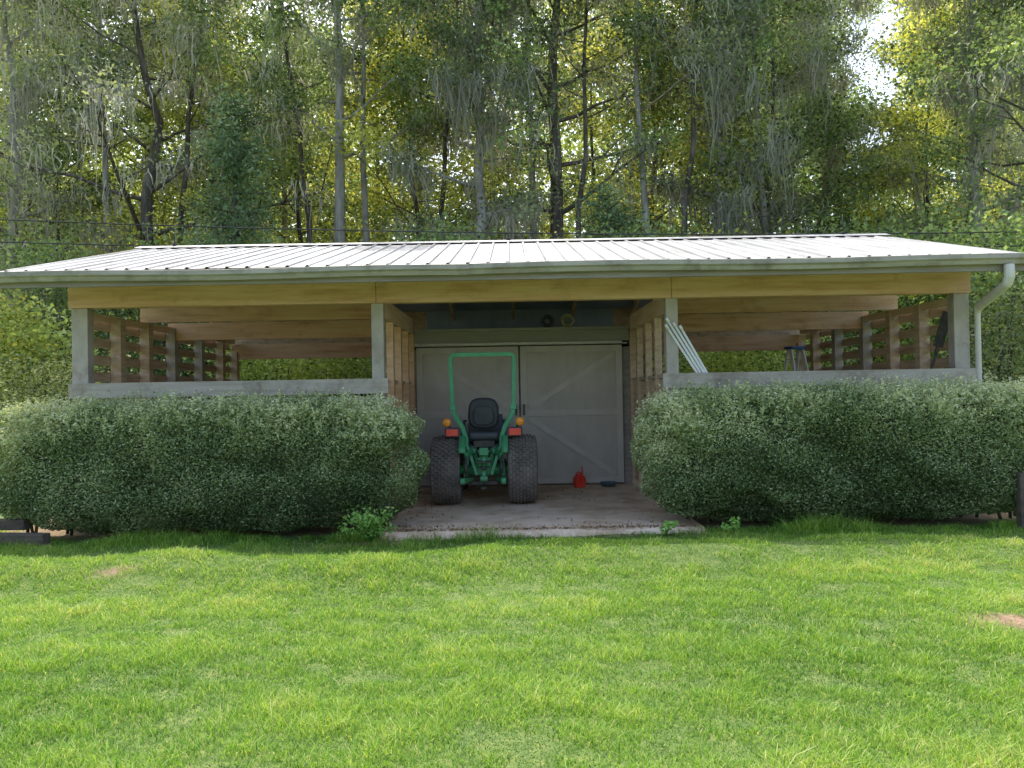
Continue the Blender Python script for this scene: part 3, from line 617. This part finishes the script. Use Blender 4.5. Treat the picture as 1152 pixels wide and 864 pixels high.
for x, s in ((XA, 1), (XB, -1)):
    for y in (10.75, 11.5, 12.3, 13.0):
        mb = MB(O); mb.ext(x - .045 + s * .04, x + .045 + s * .04, y - .05, y + .05, ZP - .01, 2.545); mb.build('stud', M['pine'] if s > 0 else M['slat'], barn)
    mb = MB(O)
    for k in range(7): mb.ext(x - .04, x - .01, 10.14, 13.15, .16 + k * .225, .36 + k * .225)
    w = mb.build('bay_wall', M['slat'], barn)
    mb = MB(O); mb.ext(x - .06, x + .03, 10.14, 13.15, 1.735, 1.778); mb.build('wall_cap', M['grey'], w)
YS = 13.25
mb = MB(O)
mb.ext(XA - .02, XB + .02, YS, YS + .04, .03, 2.30); mb.ext(XA - .02, XB + .02, YB + .11, YB + .15, .05, 2.58)
mb.ext(XA - .02, XA + .02, YS + .041, YB + .1, .05, 2.6); mb.ext(XB - .02, XB + .02, YS + .041, YB + .1, .05, 2.6); mb.ext(XA - .02, XB + .02, YS + .0, YB + .1, 2.605, 2.63)
mb.build('storage_wall', M['greyd'], barn)
mb = MB(O); mb.ext(XA + .07, XB - .07, YS - .06, YS - .002, 2.40, 2.60); mb.ext(XA + .07, XB - .07, YS - .14, YS - .062, 2.585, 2.63); mb.build('header', M['header'], barn)
mb = MB(O); mb.tube([(XA + .05, YS - .15, 2.375), (XB - .2, YS - .15, 2.375)], .022, 8); mb.tube([(XA + .05, YS - .08, 2.36), (XB - .1, YS - .08, 2.36)], .012, 6); mb.build('door_track', M['white'], barn)
def sliding_door(x0, x1, s):
    y = YS - .05; z0, z1 = ZP + .03, 2.33
    mb = MB(O)
    mb.ext(x0, x1, y, y + .025, z0, z1); d = mb.build('sliding_door', M['door'], barn)
    mb = MB(O); t = .026
    f = lambda a, b, c, e: mb.ext(a, b, y - t, y - .001, c, e)
    w = .10
    f(x0, x0 + w, z0, z1); f(x1 - w, x1, z0, z1); f(x0 + w, x1 - w, z1 - w, z1); f(x0 + w, x1 - w, z0, z0 + w); f(x0 + w, x1 - w, 1.18, 1.28)
    mb.build('door_frame', M['door2'], d)
    mb = MB(O)
    xi, xo = (x0 + w, x1 - w) if s > 0 else (x1 - w, x0 + w)
    for za, zb in ((1.33, z1 - w - .05), (1.13, z0 + w + .05)): mb.bar((xi + s * .05, y - .015, za), (xo - s * .05, y - .015, zb), .026, .09)
    mb.build('door_brace', M['door2'], d)
    mb = MB(O); mb.ext(xi - s * .05 - .015, xi - s * .05 + .015, y - .07, y - .031, 1.2, 1.38); mb.build('door_handle', M['iron'], d)
sliding_door(-1.56, .11, -1); sliding_door(.14, 1.81, 1)

# ------------------------------------------------------------------ tractor
tr = empty('tractor', (-.40, 11.2, ZP), 0, 'green compact tractor parked on the concrete pad, seen from behind with its roll bar up', 'tractor')
def tyre(mb, c, R, w, rows, n):
    rr = R * .56
    pf = [(rr, -w * .36), (rr + .02, -w * .43), (R * .8, -w * .5), (R * .92, -w * .475), (R - .03, -w * .41), (R - .018, -w * .2), (R - .014, 0), (R - .018, w * .2), (R - .03, w * .41), (R * .92, w * .475), (R * .8, w * .5), (rr + .02, w * .43), (rr, w * .36)]
    mb.lathe(pf, c, (1, 0, 0), 56)
    for i in range(rows):
        t = (i + .5) / rows - .5; xx = c[0] + t * w * .9
        ro = R - .012 - (abs(t) * 2) ** 2.6 * .028
        for j in range(n):
            a = 2 * PI * (j + (.5 if i % 2 else 0)) / n
            mb.box((xx, c[1] + math.cos(a) * ro, c[2] + math.sin(a) * ro), (w * .9 / rows * .70, 2 * PI * R / n * .62, .03), (a - PI / 2, 0, 0))
def wheel(name, x, y, R, w, rows, n):
    s = 1 if x > 0 else -1
    mb = MB(); rr = R * .56
    mb.lathe([(rr + .012, -w * .40), (rr - .01, -w * .38), (rr - .03, -w * .1), (rr * .55, s * w * .12), (.09, s * w * .14), (.085, s * w * .24), (0, s * w * .24)], (x, y, R), (1, 0, 0), 36)
    mb.lathe([(rr + .012, w * .40), (rr - .01, w * .38), (rr - .03, -w * .1)], (x, y, R), (1, 0, 0), 36)
    for k in range(6):
        a = k * PI / 3; mb.tube([(x + s * w * .12, y + math.cos(a) * .12, R + math.sin(a) * .12), (x + s * (w * .14 + .03), y + math.cos(a) * .12, R + math.sin(a) * .12)], .012, 6)
    o = mb.build(name, M['yellow'], tr)
    mb = MB(); tyre(mb, (x, y, R), R, w, rows, n); mb.build('tyre', M['rubber'], o)
for s in (-1, 1): wheel('rear_wheel', s * .525, 0, .475, .41, 8, 40)
for s in (-1, 1): wheel('front_wheel', s * .44, 1.55, .28, .22, 5, 30)
mb = MB()
mb.box((0, .14, .55), (.26, .58, .30)); mb.box((0, .35, .62), (.24, .9, .26)); mb.box((0, -.17, .60), (.2, .05, .18))
mb.build('transmission', M['green'], tr, .025)
mb = MB(); mb.lathe([(0, -.34), (.065, -.34), (.07, -.2), (.09, -.16), (.09, .16), (.07, .2), (.065, .34), (0, .34)], (0, 0, .475), (1, 0, 0), 20)
for s in (-1, 1): mb.box((s * .26, 0, .475), (.06, .18, .2))
mb.build('rear_axle', M['green'], tr, .006)
mb = MB(); mb.box((0, 1.2, .5), (.2, 1.2, .18)); mb.box((0, 1.55, .33), (.7, .1, .09)); mb.build('front_axle', M['iron'], tr, .01)
mb = MB(); mb.box((0, 1.35, .88), (.56, 1.1, .46)); mb.build('hood', M['green'], tr, .06, 3)
mb = MB(); mb.box((0, .76, 1.0), (.5, .14, .42), (-.2, 0, 0)); mb.tube([(0, .72, 1.15), (0, .52, 1.30)], .025, 8); mb.build('dashboard', M['black'], tr, .02)
mb = MB(); ax = Vector((0, -.55, .62)).normalized(); mb.torus((0, .5, 1.31), ax, .19, .014, 30, 8)
for k in range(3):
    a = k * 2 * PI / 3 + PI / 2; q = Vector((0, 0, 1)).rotation_difference(ax); mb.tube([(0, .5, 1.31), tuple(Vector((0, .5, 1.31)) + q @ Vector((.19 * math.cos(a), .19 * math.sin(a), 0)))], .01, 6)
mb.build('steering_wheel', M['black'], tr)
for s in (-1, 1):
    mb = MB(); xa, xb = s * .25, s * .335; vs = []; K = 14; Rf = .52
    for i in range(K):
        a = math.radians(20 + 130 * i / (K - 1))
        for xx in (xa, xb): vs.append((xx, math.cos(a) * Rf, .475 + math.sin(a) * Rf))
    mb.add(vs, [(2 * i, 2 * i + 1, 2 * i + 3, 2 * i + 2) for i in range(K - 1)], 0, True)
    vs = []
    for i in range(K):
        a = math.radians(20 + 130 * i / (K - 1)); vs += [(xa, math.cos(a) * Rf, .475 + math.sin(a) * Rf), (xa, math.cos(a) * .3, .475 + math.sin(a) * .3)]
    mb.add(vs, [(2 * i, 2 * i + 2, 2 * i + 3, 2 * i + 1) for i in range(K - 1)], 0, True)
    o = mb.build('fender', M['green'], tr); so = o.modifiers.new('thickness', 'SOLIDIFY'); so.thickness = .012; so.offset = 0
    mb = MB(); mb.box((s * .42, -.20, 1.0), (.22, .05, .13)); mb.tube([(s * .33, -.17, .93), (s * .4, -.17, .97)], .02, 6); mb.build('tail_light_housing', M['black'], tr, .008)
    mb = MB(); mb.box((s * .43, -.232, 1.0), (.165, .02, .095)); mb.build('tail_light', M['redlens'], tr, .006)
    mb = MB(); mb.tube([(s * .44, -.19, 1.05), (s * .5, -.19, 1.12)], .014, 6); mb.build('lamp_bracket', M['black'], tr)
    mb = MB(); mb.lathe([(0, -.04), (.045, -.035), (.06, -.01), (.06, .02), (.045, .04), (0, .045)], (s * .50, -.22, 1.14), (0, -1, 0), 18); mb.build('warning_light', M['amber'], tr)
mb = MB(); pts = [(-.24, -.16, .55), (-.24, -.18, .92), (-.29, -.2, 1.08), (-.40, -.24, 1.26), (-.415, -.25, 1.42), (-.43, -.28, 1.985)]
arc = [(-.422, -.287, 2.03), (-.405, -.29, 2.05), (-.37, -.29, 2.06)]
full = pts + arc; full = full + [(-x, y, z) for x, y, z in reversed(full)]
mb.tube(full, .040, 4, smooth=False, sq=True); mb.build('roll_bar', M['rops'], tr, .004)
for s in (-1, 1):
    mb = MB(); mb.box((s * .413, -.24, 1.34), (.085, .085, .07)); mb.build('roll_bar_hinge', M['rops'], tr, .01)
def rounded_slab(mb, cx, cy, z0, w, h, th, lean, e=3.2, bow=.05):
    n = 36; rings = []
    for f, k in ((-.5, .86), (-.3, .97), (0, 1.0), (.3, .97), (.5, .86)):
        ring = []
        for j in range(n):
            a = 2 * PI * j / n
            x = math.copysign(abs(math.cos(a)) ** (2 / e), math.cos(a)) * w / 2 * k
            z = math.copysign(abs(math.sin(a)) ** (2 / e), math.sin(a)) * h / 2 * k
            x *= 1 - .10 * (z / h + .5)
            ring.append(Vector((cx + x, cy + f * th + z * lean + bow * (2 * x / w) ** 2, z0 + z)))
        rings.append(ring)
    vs = [p for r_ in rings for p in r_]
    fs = [(i * n + j, i * n + (j + 1) % n, (i + 1) * n + (j + 1) % n, (i + 1) * n + j) for i in range(4) for j in range(n)]
    mb.add(vs, fs, 0, True); mb.add(rings[0], [tuple(range(n - 1, -1, -1))], 0, True); mb.add(rings[-1], [tuple(range(n))], 0, True)
mb = MB(); mb.box((0, .12, .94), (.44, .44, .12)); st = mb.build('seat', M['black'], tr, .045, 4)
mb = MB(); rounded_slab(mb, 0, -.13, 1.255, .45, .43, .11, -.14); mb.build('backrest', M['black'], st)
mb = MB(); rounded_slab(mb, 0, -.198, 1.22, .30, .26, .02, -.14, 3, .02); mb.build('backrest_shell', M['black'], st)
for s in (-1, 1):
    mb = MB(); mb.tube([(s * .26, -.05, .95), (s * .27, -.05, 1.1), (s * .27, .02, 1.14), (s * .27, .22, 1.14)], .022, 8); mb.build('armrest', M['black'], st)
mb = MB(); mb.box((0, .1, .83), (.3, .3, .1)); mb.build('seat_bracket', M['iron'], tr, .01)
mb = MB(); mb.ext(-.42, .42, .5, 1.0, .5, .53); mb.build('foot_platform', M['black'], tr)
for s in (-1, 1):
    mb = MB(); mb.bar((s * .17, -.05, .34), (s * .27, -.62, .38), .03, .06); mb.lathe([(.02, -.03), (.045, -.03), (.045, .03), (.02, .03)], (s * .27, -.64, .38), (1, 0, 0), 14); mb.build('lower_link', M['green'], tr, .004)
    mb = MB(); mb.bar((s * .15, -.12, .74), (s * .24, -.40, .70), .04, .07); mb.lathe([(0, -.04), (.06, -.04), (.06, .04), (0, .04)], (s * .15, -.12, .74), (1, 0, 0), 14); mb.build('lift_arm', M['green'], tr, .004)
    mb = MB(); mb.tube([(s * .24, -.39, .70), (s * .235, -.43, .37)], .015, 8); mb.tube([(s * .24, -.395, .62), (s * .237, -.42, .46)], .024, 8); mb.build('lift_rod', M['iron'], tr)
    mb = MB(); mb.tube([(s * .2, -.12, .26), (s * .26, -.5, .36)], .009, 6); mb.build('sway_chain', M['steel'], tr)
    mb = MB(); mb.bar((s * .10, -.22, .42), (s * .24, -.20, .86), .04, .04, (0, 1, 0)); mb.build('hitch_bracket', M['rops'], tr, .004)
    mb = MB(); mb.tube([(s * .07, -.24, .66), (s * .1, -.3, .78), (s * .2, -.24, .84), (s * .22, -.1, .8)], .012, 6); mb.build('hydraulic_hose', M['black'], tr)
mb = MB(); mb.bar((0, -.2, .72), (0, -.34, .40), .045, .045); mb.box((0, -.25, .74), (.12, .1, .1)); mb.lathe([(.018, -.05), (.04, -.05), (.04, .05), (.018, .05)], (0, -.35, .38), (1, 0, 0), 12); mb.build('top_link', M['green'], tr, .006)
mb = MB(); mb.lathe([(0, 0), (.03, 0), (.03, .16), (0, .16)], (0, -.2, .52), (0, -1, 0), 14); mb.box((0, -.29, .605), (.2, .18, .015)); mb.build('power_shaft', M['iron'], tr)
mb = MB(); mb.ext(-.035, .035, -.55, .3, .26, .285); mb.box((0, -.15, .30), (.34, .06, .05)); mb.build('drawbar', M['iron'], tr, .004)
for s in (-1, 1):
    mb = MB(); mb.tube([(s * .24, .05, .9), (s * .28, .16, 1.12)], .008, 6); mb.lathe([(0, -.03), (.022, -.02), (.022, .02), (0, .03)], (s * .282, .165, 1.13), (0, 0, 1), 10); mb.build('control_lever', M['black'], tr)

# ------------------------------------------------------------------ small things
g = empty('fuel_can', (1.05, 12.85, ZP), .4, 'small red plastic fuel can standing on the pad by the grey doors', 'fuel can')
g.scale = (.85, .85, .85)
mb = MB(); mb.box((0, 0, .1), (.2, .15, .2)); mb.box((0, 0, .225), (.18, .13, .05), taper=.5); mb.build('body', M['redcan'], g, .02, 3)
mb = MB(); mb.tube([(-.07, 0, .21), (-.06, 0, .275), (.0, 0, .285), (.05, 0, .24)], .013, 8); mb.build('handle', M['redcan'], g)
mb = MB(); mb.tube([(.05, 0, .22), (.07, 0, .3), (.05, 0, .39)], [.022, .016, .01], 8); mb.build('spout', M['redcan'], g)
mb = MB(); mb.lathe([(0, .012), (.11, .012), (.125, .06), (.14, .062), (.137, .07), (.12, .066), (.105, .02), (0, .018)], (0, 0, 0), (0, 0, 1), 24)
o = mb.build('shallow_pan', M['bluegrey']); o.location = (1.52, 12.9, ZP); tag(o, 'small blue-grey pan on the pad right of the red fuel can', 'pan')
def coil(name, loc, R, r, m, lab):
    mb = MB()
    for k in range(5): mb.torus((0, k * .035 - .07, R + r + .005 * (k % 2)), (0, 1, 0), R - .01 * (k % 3), r, 26, 7)
    o = mb.build(name, m); o.location = loc; tag(o, lab, 'hose')
coil('coiled_hose', (.60, 13.24, 2.632), .085, .022, M['black'], 'black coiled hose on the storage room top, left of the tan coil')
coil('coiled_hose', (.93, 13.24, 2.632), .09, .022, M['cream'], 'tan coiled hose on the storage room top, right of the black coil')
A0 = Vector((2.36, 10.01, 1.80)); B0 = Vector((1.95, 9.93, 2.46)); d0 = (B0 - A0).normalized()
for i, (dx, tilt, ln) in enumerate(((-.062, -.03, 2.80), (-.02, -.005, 2.86), (.024, .004, 2.78), (.062, .03, 2.70))):
    d = (d0 + Vector((tilt, -.004 * i, 0))).normalized(); a = A0 + Vector((dx, .0, 0)); p = a - d * ((a.z - .06) / d.z)
    mb = MB(); mb.tube([p, p + d * ln], .016, 10); mb.tube([p + d * (ln - .06), p + d * (ln + .002)], .019, 10)
    tag(mb.build('plastic_pipe', M['white']), 'white plastic pipe leaning with others against the right inner post of the barn', 'pipe', 'white pipes leaning by the post')
s_ = empty('stepladder', (5.0, 14.1, .05), .5, 'pale stepladder with a blue top standing in the right bay', 'ladder')
for s in (-1, 1):
    mb = MB(); mb.bar((s * .26, -.45, 0), (s * .14, 0, 2.2), .03, .07, (0, 1, 0)); mb.build('front_rail', M['white'], s_)
    mb = MB(); mb.bar((s * .26, .5, 0), (s * .13, .06, 2.2), .025, .05, (0, 1, 0)); mb.build('rear_rail', M['white'], s_)
for k in range(1, 7):
    t = k / 7.3; mb = MB(); mb.box((0, -.45 * (1 - t), 2.2 * t), ((.26 - .12 * t) * 2 - .035, .08, .025)); mb.build('step', M['steel'], s_)
mb = MB(); mb.box((0, .03, 2.22), (.34, .2, .05)); mb.build('top_cap', M['blue'], s_, .015)
sh = empty('long_spade', (4.9, 10.42, .05), 0, 'long dark spade leaning blade-up behind the right corner post', 'spade')
d = Vector((.66, -.17, 2.40)).normalized()
mb = MB(); mb.tube([(0, 0, 0), tuple(d * 2.12)], .02, 8); mb.build('handle', M['timber'], sh)
mb = MB(); mb.bar(tuple(d * 2.10), tuple(d * 2.56), .012, .13, (1, 0, .3)); mb.tube([tuple(d * 2.02), tuple(d * 2.3)], [.026, .012], 8); mb.build('blade', M['iron'], sh, .004)
def timber(p, q, w, h, lab):
    mb = MB(); mb.bar(p, q, w, h); tag(mb.build('landscape_timber', M['timber'], None, .012), lab, 'timber')
timber((-6.3, 8.95, .06), (-5.15, 8.86, .05), .14, .14, 'dark old timber lying on the grass at the left end of the left hedge')
timber((-6.5, 9.35, .16), (-5.5, 9.1, .19), .12, .12, 'dark old timber lying on top behind the front one at the left hedge end')
mb = MB(); mb.ext(-.05, .05, -.05, .05, -.1, .60); o = mb.build('short_post', M['timber'], None, .01); o.location = (5.60, 8.86, 0); tag(o, 'short dark wooden post at the right end of the right hedge', 'post')
def weed(px, y, H, n, lab, seed):
    rg = np.random.default_rng(seed); x = (px - 576) / 904 * y
    o = empty('weed', (x, y, 0), 0, lab, 'weed'); mb = MB(); Pl = []
    for k in range(n):
        a = rg.uniform(0, 6.28); rr = rg.uniform(.2, 1) * H * .9; e = Vector((math.cos(a) * rr, math.sin(a) * rr * .7, H * rg.uniform(.45, 1)))
        mb.tube([(0, 0, 0), (e.x * .4, e.y * .4, e.z * .65), tuple(e)], [.005, .004, .002], 4)
        for j in range(16): q = rg.uniform(.35, 1.05); Pl.append((e.x * q, e.y * q, e.z * q ** .7))
    P = np.array(Pl) + rg.normal(0, H * .06, (len(Pl), 3)); P[:, 2] = np.abs(P[:, 2])
    mb.build('stems', M['weed'], o)
    Vv, Ff = leaf_geo(P, rg.uniform(.035, .07, len(P)), rg.uniform(.018, .036, len(P)), rg, 1.2)
    link('leaves', np_mesh('leaves', Vv, Ff, np.repeat(np.clip(rg.normal(.55, .2, len(P)), 0, 1), 4), M['weed']), o)
weed(412, 8.66, .36, 44, 'bright green leafy weed at the left corner of the concrete pad', 1)
weed(746, 8.78, .16, 7, 'small upright weed at the front edge of the concrete pad', 2)
weed(822, 8.68, .2, 6, 'thin weed in front of the right hedge, near its left end', 3)
for zl, zm, zr, lab in ((5.55, 4.87, 4.72, 'upper thin dark wire strung behind the roof'), (5.05, 4.50, 4.45, 'lower thin dark wire strung behind the roof')):
    mb = MB(); pts = []
    for i in range(41):
        t = i / 40; x = -14 + 28 * t; z = zl * (1 - t) + zr * t - 4 * t * (1 - t) * ((zl + zr) / 2 - zm); pts.append((x, 16.6, z))
    mb.tube(pts, .013, 5); tag(mb.build('overhead_wire', M['wire']), lab, 'wire')

# ------------------------------------------------------------------ light, sky, camera
EL, AZ = math.radians(60), math.radians(-14)
w = bpy.data.worlds.new('World'); scene.world = w; w.use_nodes = True
nt = w.node_tree; bg = nt.nodes['Background']; sk = nt.nodes.new('ShaderNodeTexSky'); sk.sky_type = 'NISHITA'
sk.sun_disc = False; sk.sun_elevation = EL; sk.sun_rotation = AZ; sk.air_density = 1.2; sk.dust_density = 4.0; sk.ozone_density = .5
nt.links.new(sk.outputs[0], bg.inputs[0]); bg.inputs[1].default_value = .38
sl = bpy.data.lights.new('sun', 'SUN'); sl.energy = 5.0; sl.angle = math.radians(.5); sl.color = (1, .95, .86)
so = bpy.data.objects.new('sun', sl); col.objects.link(so)
dirv = Vector((math.sin(AZ) * math.cos(EL), math.cos(AZ) * math.cos(EL), math.sin(EL)))
so.rotation_euler = (-dirv).to_track_quat('-Z', 'Y').to_euler(); so.location = (0, 30, 40)
cam = bpy.data.cameras.new('camera'); co = bpy.data.objects.new('camera', cam); col.objects.link(co)
cam.sensor_width = 36; cam.lens = 36 * 904 / 1152; cam.clip_end = 1000; cam.clip_start = .05
co.matrix_world = Matrix.Translation((0, 0, 1.6)) @ (Matrix.Rotation(math.radians(90.5), 4, 'X') @ Matrix.Rotation(math.radians(-1.0), 4, 'Z'))
scene.camera = co
scene.view_settings.view_transform = 'Standard'; scene.view_settings.look = 'None'; scene.view_settings.exposure = 0
